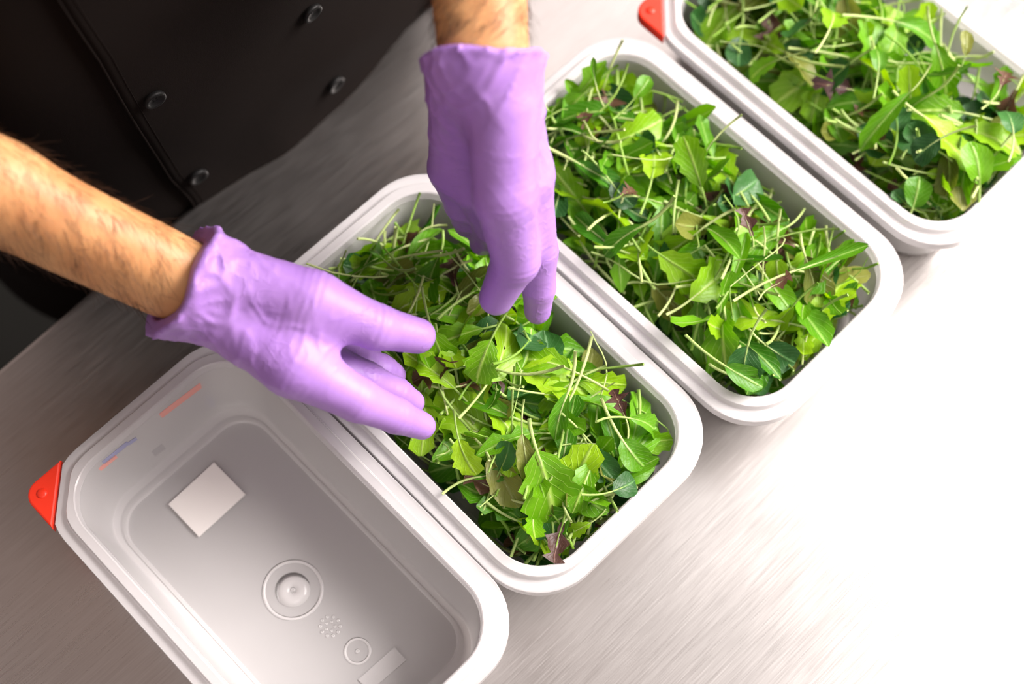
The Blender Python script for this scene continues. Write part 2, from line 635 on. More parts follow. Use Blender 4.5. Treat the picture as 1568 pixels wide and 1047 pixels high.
def cone(p, a, b, ra, rb):
    a = np.asarray(a, np.float32)
    b = np.asarray(b, np.float32)
    ab = b - a
    h = np.clip(((p - a) @ ab) / max(float(ab @ ab), 1e-12), 0, 1)
    q = p - a - h[..., None] * ab
    return np.sqrt((q * q).sum(-1)) - (ra + (rb - ra) * h)


def chain(p, pts, rad, k):
    d = None
    for i in range(len(pts) - 1):
        c = cone(p, pts[i], pts[i + 1], rad[i], rad[i + 1])
        d = c if d is None else smin(d, c, k)
    return d


def surface_nets(f, lo, hi, h, slab=48):
    """naive surface nets of f(points) = 0 on a grid; returns vertices and quads"""
    lo, hi = np.asarray(lo, float), np.asarray(hi, float)
    n = np.ceil((hi - lo) / h).astype(int) + 1
    ax = [(lo[i] + h * np.arange(n[i])).astype(np.float32) for i in range(3)]
    val = np.empty(n, np.float32)
    for s in range(0, n[0], slab):
        g = np.stack(np.meshgrid(ax[0][s:s + slab], ax[1], ax[2], indexing='ij'), -1)
        val[s:s + slab] = f(g.reshape(-1, 3)).reshape(g.shape[:3])
    ins = val < 0
    cells = np.zeros(n - 1, np.int8)
    corners = [(i, j, k) for i in (0, 1) for j in (0, 1) for k in (0, 1)]
    for i, j, k in corners:
        cells += ins[i:n[0] - 1 + i, j:n[1] - 1 + j, k:n[2] - 1 + k]
    act = (cells > 0) & (cells < 8)
    idx = -np.ones(n - 1, np.int64)
    cc = np.argwhere(act)
    idx[act] = np.arange(len(cc))
    acc = np.zeros((len(cc), 3))
    cnt = np.zeros(len(cc))
    for a in corners:
        for d in range(3):
            if a[d]:
                continue
            b = list(a)
            b[d] = 1
            va = val[cc[:, 0] + a[0], cc[:, 1] + a[1], cc[:, 2] + a[2]]
            vb = val[cc[:, 0] + b[0], cc[:, 1] + b[1], cc[:, 2] + b[2]]
            mk = (va < 0) != (vb < 0)
            t = np.where(mk, va / np.where(mk, va - vb, 1), 0)
            pt = np.tile(np.array(a, float), (len(cc), 1))
            pt[:, d] += t
            acc[mk] += pt[mk]
            cnt[mk] += 1
    verts = lo + h * (cc + acc / cnt[:, None])
    quads = []
    for d in range(3):
        e1, e2 = [(1, 2), (2, 0), (0, 1)][d]
        s0 = [slice(None)] * 3
        s1 = [slice(None)] * 3
        s0[d] = slice(0, -1)
        s1[d] = slice(1, None)
        a, b = ins[tuple(s0)], ins[tuple(s1)]
        ed = np.argwhere(a != b)
        ok = (ed[:, e1] > 0) & (ed[:, e2] > 0) & (ed[:, e1] < n[e1] - 1) & (ed[:, e2] < n[e2] - 1)
        ed = ed[ok]
        fl = a[ed[:, 0], ed[:, 1], ed[:, 2]]

        def c(o1, o2):
            q = ed.copy()
            q[:, e1] -= o1
            q[:, e2] -= o2
            return idx[q[:, 0], q[:, 1], q[:, 2]]
        q = np.stack([c(1, 1), c(0, 1), c(0, 0), c(1, 0)], 1)
        q[~fl] = q[~fl][:, ::-1]
        quads.append(q)
    return verts, np.concatenate(quads)


def mesh_np(name, verts, quads):
    me = bpy.data.meshes.new(name)
    me.vertices.add(len(verts))
    me.vertices.foreach_set('co', np.asarray(verts, np.float32).ravel())
    me.loops.add(quads.size)
    me.loops.foreach_set('vertex_index', quads.astype(np.int32).ravel())
    me.polygons.add(len(quads))
    me.polygons.foreach_set('loop_start', np.arange(0, quads.size, 4, dtype=np.int32))
    me.update(calc_edges=True)
    me.validate()
    return me


def relax(verts, quads, it=2, w=0.5):
    e = np.concatenate([quads[:, [0, 1]], quads[:, [1, 2]], quads[:, [2, 3]], quads[:, [3, 0]]])
    for _ in range(it):
        s = np.zeros_like(verts)
        c = np.zeros(len(verts))
        for i in (0, 1):
            np.add.at(s, e[:, i], verts[e[:, 1 - i]])
            np.add.at(c, e[:, i], 1)
        verts = verts + w * (s / c[:, None] - verts)
    return verts


def wob(p, seed, f, n=5):
    """cheap smooth noise, about -1..1"""
    r = np.random.RandomState(seed)
    o = 0
    for k in range(n):
        d = r.normal(size=3)
        d *= f * r.uniform(0.7, 1.4) / np.linalg.norm(d)
        o = o + np.sin(p @ d + r.uniform(0, 6.28))
    return o / n * 1.4


def crease(p, seed, f):
    """sharp-crested folds running in wavy lines"""
    w = wob(p, seed + 50, f * 0.45, 4)
    a = np.abs(wob(p, seed, f, 3) + 0.5 * w)
    return 1.0 - np.clip(a * 2.6, 0, 1)


# hand skeletons: joints from photo pixel + height above the table
RH = dict(
    wrist=P(262, 424, 0.172), elbow=P(-440, 85, 0.300),
    thumb=([P(345, 425, 0.176), P(480, 462, 0.172), P(575, 500, 0.157), P(640, 514, 0.142)], [0.0185, 0.0165, 0.0123, 0.0100]),
    fingers=[
        ([P(300, 458, 0.166), P(452, 560, 0.158), P(548, 612, 0.142), P(606, 636, 0.122), P(646, 652, 0.106)], [0.0175, 0.0170, 0.0122, 0.0100, 0.0080]),
        ([P(300, 448, 0.148), P(470, 545, 0.136), P(560, 582, 0.118), P(606, 602, 0.103), P(630, 616, 0.093)], [0.0160, 0.0140, 0.0108, 0.0092, 0.0078]),
        ([P(300, 438, 0.136), P(475, 525, 0.117), P(552, 556, 0.104), P(584, 566, 0.095), P(602, 574, 0.088)], [0.0150, 0.0130, 0.0102, 0.0090, 0.0076]),
        ([P(300, 430, 0.128), P(462, 505, 0.104), P(520, 528, 0.098), P(548, 536, 0.092), P(566, 542, 0.087)], [0.0140, 0.0118, 0.0090, 0.0080, 0.0070]),
    ])
LH = dict(
    wrist=P(738, 78, 0.262), elbow=P(702, -760, 0.358),
    thumb=([P(768, 165, 0.246), P(772, 300, 0.212), P(790, 398, 0.166), P(760, 456, 0.138)], [0.0190, 0.0163, 0.0130, 0.0100]),
    fingers=[
        ([P(778, 130, 0.240), P(803, 275, 0.192), P(824, 385, 0.145), P(825, 440, 0.120), P(823, 476, 0.102)], [0.0165, 0.0152, 0.0112, 0.0096, 0.0080]),
        ([P(752, 130, 0.232), P(775, 285, 0.172), P(790, 360, 0.122), P(778, 395, 0.100), P(765, 415, 0.090)], [0.0165, 0.0140, 0.0104, 0.0090, 0.0078]),
        ([P(722, 130, 0.230), P(732, 282, 0.164), P(752, 345, 0.116), P(748, 362, 0.096), P(738, 372, 0.086)], [0.0160, 0.0145, 0.0104, 0.0090, 0.0078]),
        ([P(700, 130, 0.232), P(694, 258, 0.166), P(708, 312, 0.128), P(714, 332, 0.106), P(714, 344, 0.090)], [0.0155, 0.0140, 0.0104, 0.0090, 0.0078]),
    ])


RH['web'] = True


def hand_sdf(p, H, grow=0.0):
    palm = None
    for pts, rad in H['fingers']:
        c = cone(p, pts[0], pts[1], rad[0], rad[1])
        palm = c if palm is None else smin(palm, c, 0.012)
    d = palm
    for pts, rad in H['fingers']:
        d = smin(d, chain(p, pts[1:], rad[1:], 0.003), 0.0035)
    tp, tr = H['thumb']
    th = chain(p, tp, tr, 0.004)
    f0 = H['fingers'][0][0]
    web = cone(p, tp[1] * 0.95 + tp[0] * 0.05, f0[0] * 0.10 + f0[1] * 0.90, 0.0100, 0.0115)
    d = smin(d, web, 0.012)
    if 'web' in H:
        d = smin(d, cone(p, tp[1] * 0.62 + tp[2] * 0.38, f0[1] * 0.80 + f0[2] * 0.20, 0.0075, 0.009), 0.010)
    d = smin(d, th, 0.010)
    return d - grow


def arm_axis(H):
    a = H['elbow'] - H['wrist']
    return a / np.linalg.norm(a)


def forearm_sdf(p, H, grow=0.0):
    w, ax = H['wrist'], arm_axis(H)
    side = H['side']
    e = H['elbow']
    r0, r1, s0 = H['arm']
    d = None
    for s in (-1, 1):
        a = cone(p, w + side * s * s0, w + ax * 0.10 + side * s * s0 * 1.05, r0, r0 * 1.12)
        b = cone(p, w + ax * 0.10 + side * s * s0 * 1.05, e + side * s * s0 * 0.7, r0 * 1.12, r1)
        c = smin(a, b, 0.01)
        d = c if d is None else smin(d, c, 0.015)
    return d - grow


RH['side'] = np.array([0.0, 0.25, 0.97])
RH['side'] = RH['side'] - arm_axis(RH) * (RH['side'] @ arm_axis(RH))
RH['side'] /= np.linalg.norm(RH['side'])
RH['arm'] = (0.0195, 0.036, 0.0085)
LH['side'] = RX - arm_axis(LH) * (RX @ arm_axis(LH))
LH['side'] /= np.linalg.norm(LH['side'])
LH['arm'] = (0.0182, 0.036, 0.0060)


def glove_sdf(p, H):
    d = hand_sdf(p, H, 0.0)
    w, ax = H['wrist'], arm_axis(H)
    s0 = H['arm'][2]
    rc = H['arm'][0] + H.get('cuff', 0.0035)
    f = H['fingers']
    mid = sum(f[i][0][0] * 0.6 + f[i][0][1] * 0.4 for i in range(4)) / 4
    for s in (-1, 1):
        hd = (mid - w) / np.linalg.norm(mid - w)
        c = cone(p, w + ax * 0.03 + H['side'] * s * s0 * 1.15, w + H['side'] * s * s0 * 1.15, rc + 0.0008, rc)
        d = smin(d, c, 0.012)
        c = cone(p, w + hd * 0.004 + H['side'] * s * s0 * 1.15, mid + H['side'] * s * s0 * 0.6, rc, rc * H['taper'])
        d = smin(d, c, 0.022)
    return d


def glove_full(p, H, seed):
    """glove surface with folds gathered at the cuff, open at the wrist"""
    d = glove_sdf(p, H)
    w, ax = H['wrist'], arm_axis(H)
    t = (p - w) @ ax                                   # + towards the elbow
    lim = H['cut'] + 0.0022 * wob(p, seed + 9, 130, 4)
    near = np.clip((t + 0.055) / 0.06, 0, 1)
    d = d - 0.0022 * near * (crease(p, seed, 170) - 0.3)
    d = d - 0.0018 * near * (crease(p, seed + 3, 330) - 0.3)
    # rolled bead at the cuff edge
    bead = np.exp(-((t - lim + 0.0022) / 0.0022) ** 2)
    d = d - 0.0016 * bead
    d = np.maximum(d, t - lim)
    inner = forearm_sdf(p, H, 0.0012)
    d = np.maximum(d, np.minimum(-inner, 1.0) + np.where(t > lim - 0.005, 0.0, -1.0))
    return d


RH['taper'], LH['taper'] = 0.55, 0.45
RH['cut'], LH['cut'] = -0.004, -0.003
RH['cuff'], LH['cuff'] = 0.0042, 0.0006


def fine_folds(v, n, H, seed):
    """skin-tight wrinkles of the rubber over knuckles, thumb web and the heel of the hand"""
    amp = np.zeros(len(v))

    def around(c, r):
        return np.exp(-(((v - c) ** 2).sum(-1)) / (r * r))
    for pts, rad in H['fingers'] + [H['thumb']]:
        for j in range(1, len(pts) - 1):
            ax = pts[j + 1] - pts[j - 1]
            ax /= np.linalg.norm(ax)
            t = (v - pts[j]) @ ax
            g = around(pts[j], rad[j] * 1.7)
            wv = np.sin(t * 1500 + 2.2 * wob(v, seed + j, 160, 4))
            amp += 0.00016 * g * wv * np.clip(wob(v, seed + 7 + j, 190, 4) + 0.2, 0, 1)
            for dt in (-0.0022, 0.0026):
                gr = np.exp(-((t - dt + 0.0006 * wob(v, seed + j, 260, 3)) / 0.0009) ** 2)
                amp -= 0.00055 * gr * g * (0.4 + 0.6 * np.clip(wob(v, seed + 2 * j, 120, 3) + 0.4, 0, 1))
    tp = H['thumb'][0]
    f0 = H['fingers'][0][0]
    c = tp[1] * 0.5 + f0[1] * 0.5
    amp += 0.0009 * around(c, 0.024) * crease(v, seed + 4, 330)
    heel = H['fingers'][0][0][0] * 0.45 + H['fingers'][0][0][1] * 0.55
    amp += 0.0009 * around(heel + H.get('heel', 0), 0.036) * crease(v * np.array([1, 1, 1]), seed + 6, 240)
    return v + n * amp[:, None]


def vnormals(verts, quads):
    a = verts[quads[:, 2]] - verts[quads[:, 0]]
    b = verts[quads[:, 3]] - verts[quads[:, 1]]
    fn = np.cross(a, b)
    n = np.zeros_like(verts)
    for i in range(4):
        np.add.at(n, quads[:, i], fn)
    return n / (np.linalg.norm(n, axis=1)[:, None] + 1e-15)


person = empty('person', (0.05, 0.36, -0.90))
tag(person, 'person in black double-breasted jacket and purple gloves tossing the greens', 'person')
OFF = np.array([0.05, 0.36, -0.90])


def build_glove(H, seed, label):
    pts = [H['wrist']] + H['thumb'][0] + [q for f, _ in H['fingers'] for q in f]
    pts = np.array(pts)
    lo, hi = pts.min(0) - 0.036, pts.max(0) + 0.036
    v, q = surface_nets(lambda p: glove_full(p, H, seed), lo, hi, 0.0014)
    v = relax(v, q, 2, 0.5)
    v = fine_folds(v, vnormals(v, q), H, seed)
    o = link('glove', mesh_np('glove', v - OFF, q), M['glove'], person)
    o['label'] = label
    return o


build_glove(RH, 11, 'lilac nitrile glove reaching in from the side')
build_glove(LH, 23, 'lilac nitrile glove reaching down from above')

# body: torso, arms and the hands inside the gloves, one continuous skin
SH_R = np.array([-0.16, 0.33, 0.47])
SH_L = np.array([0.27, 0.36, 0.47])


def body_sdf(p):
    d = None
    for H, sh in ((RH, SH_R), (LH, SH_L)):
        a = forearm_sdf(p, H)
        h = hand_sdf(p, H, -0.0022)
        a = smin(a, h, 0.008)
        u = cone(p, H['elbow'], sh, 0.040, 0.055)
        a = smin(a, u, 0.02)
        d = a if d is None else np.minimum(d, a)
    for a, b, ra, rb in (((-0.02, 0.37, -0.10), (-0.02, 0.36, 0.40), 0.095, 0.10), ((0.13, 0.37, -0.10), (0.13, 0.36, 0.40), 0.095, 0.10),
                         ((-0.10, 0.35, 0.44), (0.20, 0.36, 0.44), 0.075, 0.075), ((0.05, 0.36, 0.44), (0.05, 0.32, 0.58), 0.06, 0.055)):
        d = smin(d, cone(p, a, b, ra, rb), 0.05)
    return d


def build_body():
    pts = np.array([RH['wrist'], RH['elbow'], LH['wrist'], LH['elbow'], SH_R, SH_L, (-0.12, 0.26, -0.18), (0.24, 0.48, 0.62)] + [f[-1] for H in (RH, LH) for f, _ in H['fingers'] + [H['thumb']]])
    v, q = surface_nets(body_sdf, pts.min(0) - 0.07, pts.max(0) + 0.07, 0.0050, 24)
    v = relax(v, q, 3, 0.5)
    # tendons and veins at the wrist
    n = vnormals(v, q)
    v = v + n * (0.0007 * wob(v, 5, 110, 5))[:, None]
    o = link('body', mesh_np('body', v - OFF, q), M['skin'], person)
    o['label'] = 'bare forearms above the gloves'
    return v, n


BODY_V, BODY_N = build_body()


def build_hair():
    rs = np.random.RandomState(4)
    cam_side = ((CAM - BODY_V) * BODY_N).sum(-1) > -0.25
    for H, lab, hi_t in ((RH, 'dark hair on the forearm from the side', 0.20), (LH, 'dark hair on the forearm from above', 0.13)):
        ax = arm_axis(H)
        t = (BODY_V - H['wrist']) @ ax
        rad = np.linalg.norm(BODY_V - H['wrist'] - t[:, None] * ax, axis=1)
        ok = np.where((t > 0.006) & (t < hi_t) & (rad < 0.06) & cam_side)[0]
        V, F = [], []
        for i in rs.choice(ok, 2600):
            j = rs.uniform(-1, 1, 3) * 0.002
            p, n = BODY_V[i] + j, BODY_N[i]
            p = p - n * (j @ n)
            dens = math.sin(p[0] * 260) * math.sin(p[1] * 210 + 1) + rs.uniform(-0.6, 1.4)
            if dens < 0.0:
                continue
            side = np.cross(n, ax)
            d = -ax * 0.75 + side * (0.75 + 0.35 * rs.normal()) + n * 0.22 + rs.normal(size=3) * 0.12
            d /= np.linalg.norm(d)
            L = rs.uniform(0.007, 0.018)
            b = rs.normal(size=3) * 0.35
            pts = [p - n * 0.0006, p + d * L * 0.4, p + d * L * 0.75 + b * L * 0.12 - n * L * 0.03, p + d * L + b * L * 0.3 - n * L * 0.10]
            v, f = tube_data([q - OFF for q in pts], [0.00008, 0.00007, 0.00006, 0.00002], 3, False)
            o = len(V)
            V += v
            F += [tuple(k + o for k in q) for q in f]
        h = link('arm_hair', mesh('arm_hair', V, F), M['hair'], person)
        h['kind'] = 'stuff'
        h['label'] = lab


build_hair()

# jacket: a loft around the torso with folds, its overlapping front, buttons, sleeves
JCX, JA, JB = 0.05, 0.205, 0.140


def jac(th, z, off=0.0):
    th, z, off = np.broadcast_arrays(np.asarray(th, float), np.asarray(z, float), np.asarray(off, float))
    cy = 0.371 - 0.10 * np.maximum(z, 0) ** 1.3
    c, s = np.cos(th), np.sin(th)
    e = 0.85
    x = JCX + (JA + off) * np.sign(c) * np.abs(c) ** e
    y = cy + (JB + off) * np.sign(s) * np.abs(s) ** e
    p = np.stack([x, y, z], -1)
    f = 0.0045 * wob(p * np.array([1, 1, 0.45]), 77, 42, 5) + 0.0040 * crease(p * np.array([1.0, 1.0, 0.7]), 81, 30)
    return np.stack([x + f * c, y + f * s, z], -1)


def jac_hit(u, v):
    d = ray(u, v)
    best = None
    for k in range(400):
        q = CAM + d * (0.45 + k * 0.0015)
        lean = 0.10 * max(q[2], 0) ** 1.3
        g = abs((q[0] - JCX) / JA) ** (2 / 0.85) + abs((q[1] - 0.371 + lean) / JB) ** (2 / 0.85)
        if g < 1:
            return q
        if best is None or g < best[0]:
            best = (g, q)
    return best[1]


def theta_of(q):
    lean = 0.10 * max(q[2], 0) ** 1.3
    cx = (q[0] - JCX) / JA
    sy = (q[1] - 0.371 + lean) / JB
    return math.atan2(math.copysign(abs(sy) ** (1 / 0.85), sy), math.copysign(abs(cx) ** (1 / 0.85), cx))


def build_jacket():
    nth, zs = 120, np.linspace(-0.16, 0.47, 64)
    F = []
    ths = 2 * math.pi * np.arange(nth) / nth
    V = list((jac(ths[None, :], zs[:, None]) - OFF).reshape(-1, 3))
    n = nth
    top = jac(ths, 0.47)
    for r, sc in ((0.49, 0.86), (0.505, 0.62), (0.51, 0.36)):
        c = np.array([JCX, 0.33, 0.47])
        q = c + (top - c) * sc
        q[:, 2] = r
        V += list(q - OFF)
    rows = len(zs) + 3
    for i in range(rows - 1):
        for k in range(n):
            k2 = (k + 1) % n
            F.append((i * n + k, i * n + k2, (i + 1) * n + k2, (i + 1) * n + k))
    F.append(tuple(range(n))[::-1])
    F.append(tuple(range((rows - 1) * n, rows * n)))
    j = link('jacket', mesh('jacket', V, F), M['jacket'], person)
    j['label'] = 'black double-breasted kitchen jacket'
    # overlapping front panel
    ed = [jac_hit(u, v) for u, v in ((60, -60), (95, 0), (150, 80), (210, 185), (260, 268), (292, 305))]
    ez = np.array([q[2] for q in ed])
    et = np.array([theta_of(q) for q in ed])
    od = np.argsort(ez)
    ez, et = ez[od], et[od]
    nz, ns = 60, 46
    zz = np.linspace(-0.15, 0.44, nz)
    th1 = -0.15
    grid = np.zeros((nz, ns, 3))
    gin = np.zeros((nz, ns, 3))
    slope = (et[-1] - et[0]) / (ez[-1] - ez[0])
    for i, z in enumerate(zz):
        t0_ = float(np.interp(z, ez, et))
        if z < ez[0]:
            t0_ = et[0] + slope * (z - ez[0]) * 0.3
        if z > ez[-1]:
            t0_ = et[-1] + slope * (z - ez[-1])
        sv = np.arange(ns) / (ns - 1)
        th = t0_ + (th1 - t0_) * sv ** 1.15
        o = 0.0045 * np.minimum(1, (1 - sv) * 6) - 0.001
        grid[i] = jac(th, z, o) - OFF
        gin[i] = jac(th, z, o - 0.0022) - OFF
    V = list(grid.reshape(-1, 3)) + list(gin.reshape(-1, 3))
    N = nz * ns
    F = []
    for i in range(nz - 1):
        for k in range(ns - 1):
            a, b, c, d = i * ns + k, i * ns + k + 1, (i + 1) * ns + k + 1, (i + 1) * ns + k
            F.append((a, b, c, d))
            F.append((d + N, c + N, b + N, a + N))
        F.append((i * ns, (i + 1) * ns, (i + 1) * ns + N, i * ns + N))
    pn = link('jacket_front', mesh('jacket_front', V, F), M['jacket'], person)
    # stitched seam just inside the panel's edge
    sm = [grid[i, 1] * 0.6 + grid[i, 2] * 0.4 for i in range(nz)]
    dirs = np.array([0, -1, 0.2])
    v, f = tube_data([q + dirs * 0.0001 for q in sm], [0.00035] * nz, 5)
    link('seam', mesh('seam', v, f), M['jacket'], pn)
    v, f = tube_data([grid[i, 0] for i in range(nz)], [0.0008] * nz, 6)
    link('hem', mesh('hem', v, f), M['jacket'], pn)
    for u, v_ in ((230, 133), (465, 9), (300, 262), (506, 123)):
        q = jac_hit(u, v_)
        th = theta_of(q)
        c = jac(th, q[2], 0.0050)
        t1 = jac(th + 0.02, q[2], 0.0050) - jac(th - 0.02, q[2], 0.0050)
        t2 = jac(th, q[2] + 0.004, 0.0050) - jac(th, q[2] - 0.004, 0.0050)
        nr = np.cross(t1, t2)
        nr /= np.linalg.norm(nr)
        if nr[1] > 0:
            nr = -nr
        bm = bmesh.new()
        prof = [(0.0, 0.0012), (0.0030, 0.0013), (0.0036, 0.0022), (0.0044, 0.0026), (0.0052, 0.0022), (0.0054, 0.0010), (0.0050, 0.0)]
        rows = []
        for r, h in [(r * 1.3, h * 1.2) for r, h in prof]:
            rows.append([bm.verts.new((r * math.cos(2 * math.pi * k / 24), r * math.sin(2 * math.pi * k / 24), h)) for k in range(24)] if r else [bm.verts.new((0, 0, h))])
        for i in range(len(rows) - 1):
            for k in range(24):
                if len(rows[i]) == 1:
                    bm.faces.new((rows[0][0], rows[1][k], rows[1][(k + 1) % 24]))
                else:
                    bm.faces.new((rows[i][k], rows[i + 1][k], rows[i + 1][(k + 1) % 24], rows[i][(k + 1) % 24]))
        me = bpy.data.meshes.new('button')
        bm.to_mesh(me)
        bm.free()
        rot = Vector(nr).to_track_quat('Z', 'Y').to_matrix().to_4x4()
        me.transform(Matrix.Translation(Vector(c - OFF)) @ rot)
        bt = link('button', me, M['button'], pn)
        for sx in (-1, 1):
            for sy in (-1, 1):
                dd = box_mesh('button_hole', -0.0004, 0.0004, -0.0004, 0.0004, 0.0, 0.0016)
                dd.transform(Matrix.Translation(Vector(c - OFF)) @ rot @ Matrix.Translation((0.0011 * sx, 0.0011 * sy, 0)))
                link('button_thread', dd, M['trousers'], bt, smooth=False)
    # sleeves down to above the elbows
    for H, sh in ((RH, SH_R), (LH, SH_L)):
        e = H['elbow']
        a = sh + (sh - e) * 0.10
        b = e + (sh - e) * 0.22
        pts = [a + (b - a) * t for t in np.linspace(0, 1, 14)]
        rad = [0.072 + 0.004 * math.sin(i * 1.7) - 0.008 * i / 13 for i in range(14)]
        rad[-1] = rad[-2] + 0.004
        v, f = tube_data([q - OFF for q in pts], rad, 28)
        link('sleeve', mesh('sleeve', v, f), M['jacket'], person)


build_jacket()


def build_legs():
    for s in (-1, 1):
        x = 0.05 + s * 0.085
        pts = [(x - s * 0.02, 0.37, -0.12), (x, 0.375, -0.25), (x, 0.37, -0.45), (x + s * 0.01, 0.38, -0.65), (x + s * 0.01, 0.385, -0.84), (x + s * 0.01, 0.385, -0.86)]
        rad = [0.105, 0.095, 0.078, 0.068, 0.062, 0.06]
        v, f = tube_data([np.array(q) - OFF for q in pts], rad, 24)
        link('trouser_leg', mesh('trouser_leg', v, f), M['trousers'], person)
        V, F = [], []
        prof = [(0.09, 0.030, 0.035), (0.06, 0.036, 0.06), (0.0, 0.040, 0.09), (-0.06, 0.043, 0.07), (-0.12, 0.042, 0.05), (-0.16, 0.028, 0.035)]
        for dy, hw, hh in prof:
            for k in range(16):
                an = math.pi * k / 15
                V.append(np.array([x + s * 0.01 + hw * math.cos(an), 0.39 + dy, -0.90 + hh * math.sin(an)]) - OFF)
        for i in range(len(prof) - 1):
            for k in range(16):
                k2 = (k + 1) % 16
                F.append((i * 16 + k, i * 16 + k2, (i + 1) * 16 + k2, (i + 1) * 16 + k))
        F += [tuple(range(16)), tuple(range(len(prof) * 16 - 1, len(prof) * 16 - 17, -1))]
        link('shoe', mesh('shoe', V, F), M['button'], person)


build_legs()

# ------------------------------------------------------------------ salad greens
RND = random.Random(7)
NPR = np.random.RandomState(7)


def leaf_meshes(name, width, length, stem_len, stem_r, tooth, lobes, cup, curl, seed, rows=9, tip=0.9, base=0.35):
    """blade and stem data of one leaf: base of the blade at the origin, blade along +y, stem along -y"""
    r = random.Random(seed)
    cols = [-1, -0.5, 0, 0.5, 1]
    V, UV, F = [], [], []
    bend = curl * r.uniform(0.6, 1.3)
    ph = r.uniform(0, 6.28)
    side = r.uniform(-0.25, 0.25)
    for i in range(rows):
        t = i / (rows - 1)
        w = math.sin(math.pi * min(1.0, (t * (1 - 0.06) + 0.03) ** base)) if False else (t ** base) * (max(0.0, 1 - t ** (2.2 + 2.0 * tip))) ** 0.55
        w = max(w, 0.05 if i == 0 else 0.12)
        if lobes:
            w *= 0.62 + 0.38 * math.cos(t * math.pi * 2 * lobes + 0.6)
            w = max(w, 0.10)
        for u in cols:
            tw = w
            if abs(u) == 1 and tooth and 0 < i:
                tw *= 1 + tooth * (1 if i % 2 else -1) * r.uniform(0.6, 1.2)
            x = u * tw * width / 2
            y = t * length + (abs(u) * tooth * 0.10 * length * (1 if i % 2 else 0))
            z = cup * width * abs(u) ** 1.5 * w + 0.05 * width * math.sin(t * 9 + ph + u * 2.3) * abs(u)
            x += side * length * t * t * 0.5
            # curl along the length
            a = bend * t
            z2 = z * math.cos(a) - (y * math.sin(a) * 0.5)
            V.append((x, y * (1 - 0.12 * abs(a)), z2))
            UV.append((0.5 + u * 0.5, t))
    nc = len(cols)
    for i in range(rows - 1):
        for k in range(nc - 1):
            F.append((i * nc + k, i * nc + k + 1, (i + 1) * nc + k + 1, (i + 1) * nc + k))
    # stem with the midrib running on into the blade
    pts, rad = [], []
    sb = r.uniform(-0.35, 0.35)
    sz = r.uniform(-0.25, 0.35)
    for k in range(5):
        t = k / 4
        L = stem_len * (1 - t)
        pts.append((sb * L * (1 - t), -L, sz * L * (1 - t) - 0.0002))
        rad.append(stem_r * (1.0 - 0.25 * t))
    for i in (1, rows // 3, rows // 2 + 1):
        pts.append((V[i * nc + 2][0], V[i * nc + 2][1], V[i * nc + 2][2] - 0.0003))
        rad.append(stem_r * (0.7 - 0.45 * i / rows))
    SV, SF = tube_data(pts, [q * 0.85 for q in rad], 5)
    return (V, UV, F), (SV, SF)


KINDS = {   # name: (material, [(width, length, stem_len, stem_r, tooth, lobes, cup, curl, tip, base)])
    'toothed': ('lime', [(0.030, 0.042, 0.034, 0.0012, 0.16, 0, 0.16, 0.7, 0.9, 0.45), (0.024, 0.040, 0.045, 0.0012, 0.20, 0, 0.20, 1.0, 0.6, 0.6),
                         (0.020, 0.034, 0.040, 0.0010, 0.18, 0, 0.25, -0.7, 0.7, 0.55)]),
    'lobed': ('green', [(0.026, 0.052, 0.030, 0.0011, 0.12, 2.5, 0.18, 0.9, 0.8, 0.6), (0.022, 0.048, 0.036, 0.0010, 0.14, 3.5, 0.15, -0.8, 0.8, 0.7),
                        (0.024, 0.044, 0.040, 0.0011, 0.10, 0, 0.30, 1.2, 0.8, 0.7)]),
    'spoon': ('green', [(0.020, 0.030, 0.036, 0.0012, 0, 0, 0.22, 0.6, 1.4, 0.40), (0.016, 0.036, 0.030, 0.0014, 0, 0, 0.35, 0.9, 1.0, 0.60),
                        (0.013, 0.040, 0.038, 0.0013, 0, 0, 0.40, -0.6, 0.8, 0.7)]),
    'round': ('deep', [(0.023, 0.026, 0.030, 0.0011, 0.03, 0, 0.14, 0.5, 1.6, 0.35), (0.019, 0.023, 0.034, 0.0010, 0, 0, 0.18, -0.5, 1.6, 0.35)]),
    'olive': ('olive', [(0.022, 0.034, 0.026, 0.0011, 0.05, 0, 0.2, 0.8, 1.2, 0.45), (0.018, 0.030, 0.030, 0.0010, 0, 0, 0.25, -0.7, 1.2, 0.45)]),
    'red': ('red_leaf', [(0.024, 0.030, 0.020, 0.0010, 0.30, 3.0, 0.35, 1.2, 0.9, 0.6), (0.020, 0.027, 0.022, 0.0010, 0.25, 2.0, 0.30, -1.0, 0.9, 0.5)]),
}
PROTO = {}
for kn, (mk, specs) in KINDS.items():
    lst = []
    for si, sp in enumerate(specs):
        for rep in range(2):
            sp = (sp[0] * (1.18 if rep else 1.0), sp[1] * (1.12 if rep else 0.95), sp[2] * (0.60 if rep else 0.85), *sp[3:])
            bl, stm = leaf_meshes(kn, *sp[:8], seed=hash((len(kn), si, rep)) % 9999 + 3, tip=sp[8], base=sp[9])
            lst.append((bl, stm))
    PROTO[kn] = lst


def stem_piece(seed):
    r = random.Random(seed)
    L = r.uniform(0.035, 0.085)
    n = 9
    c1, c2 = r.uniform(-0.028, 0.028), r.uniform(-0.012, 0.012)
    pts = [(c1 * (2 * k / (n - 1) - 1) ** 2 + 0.003 * math.sin(k * 0.9 + seed), L * (k / (n - 1) - 0.5), c2 * (2 * k / (n - 1) - 1) ** 2) for k in range(n)]
    r0 = r.uniform(0.0005, 0.0012)
    rad = [r0 * (1 - 0.45 * k / (n - 1)) for k in range(n)]
    return tube_data(pts, rad, 5)


STEMS = [stem_piece(s) for s in range(16)]


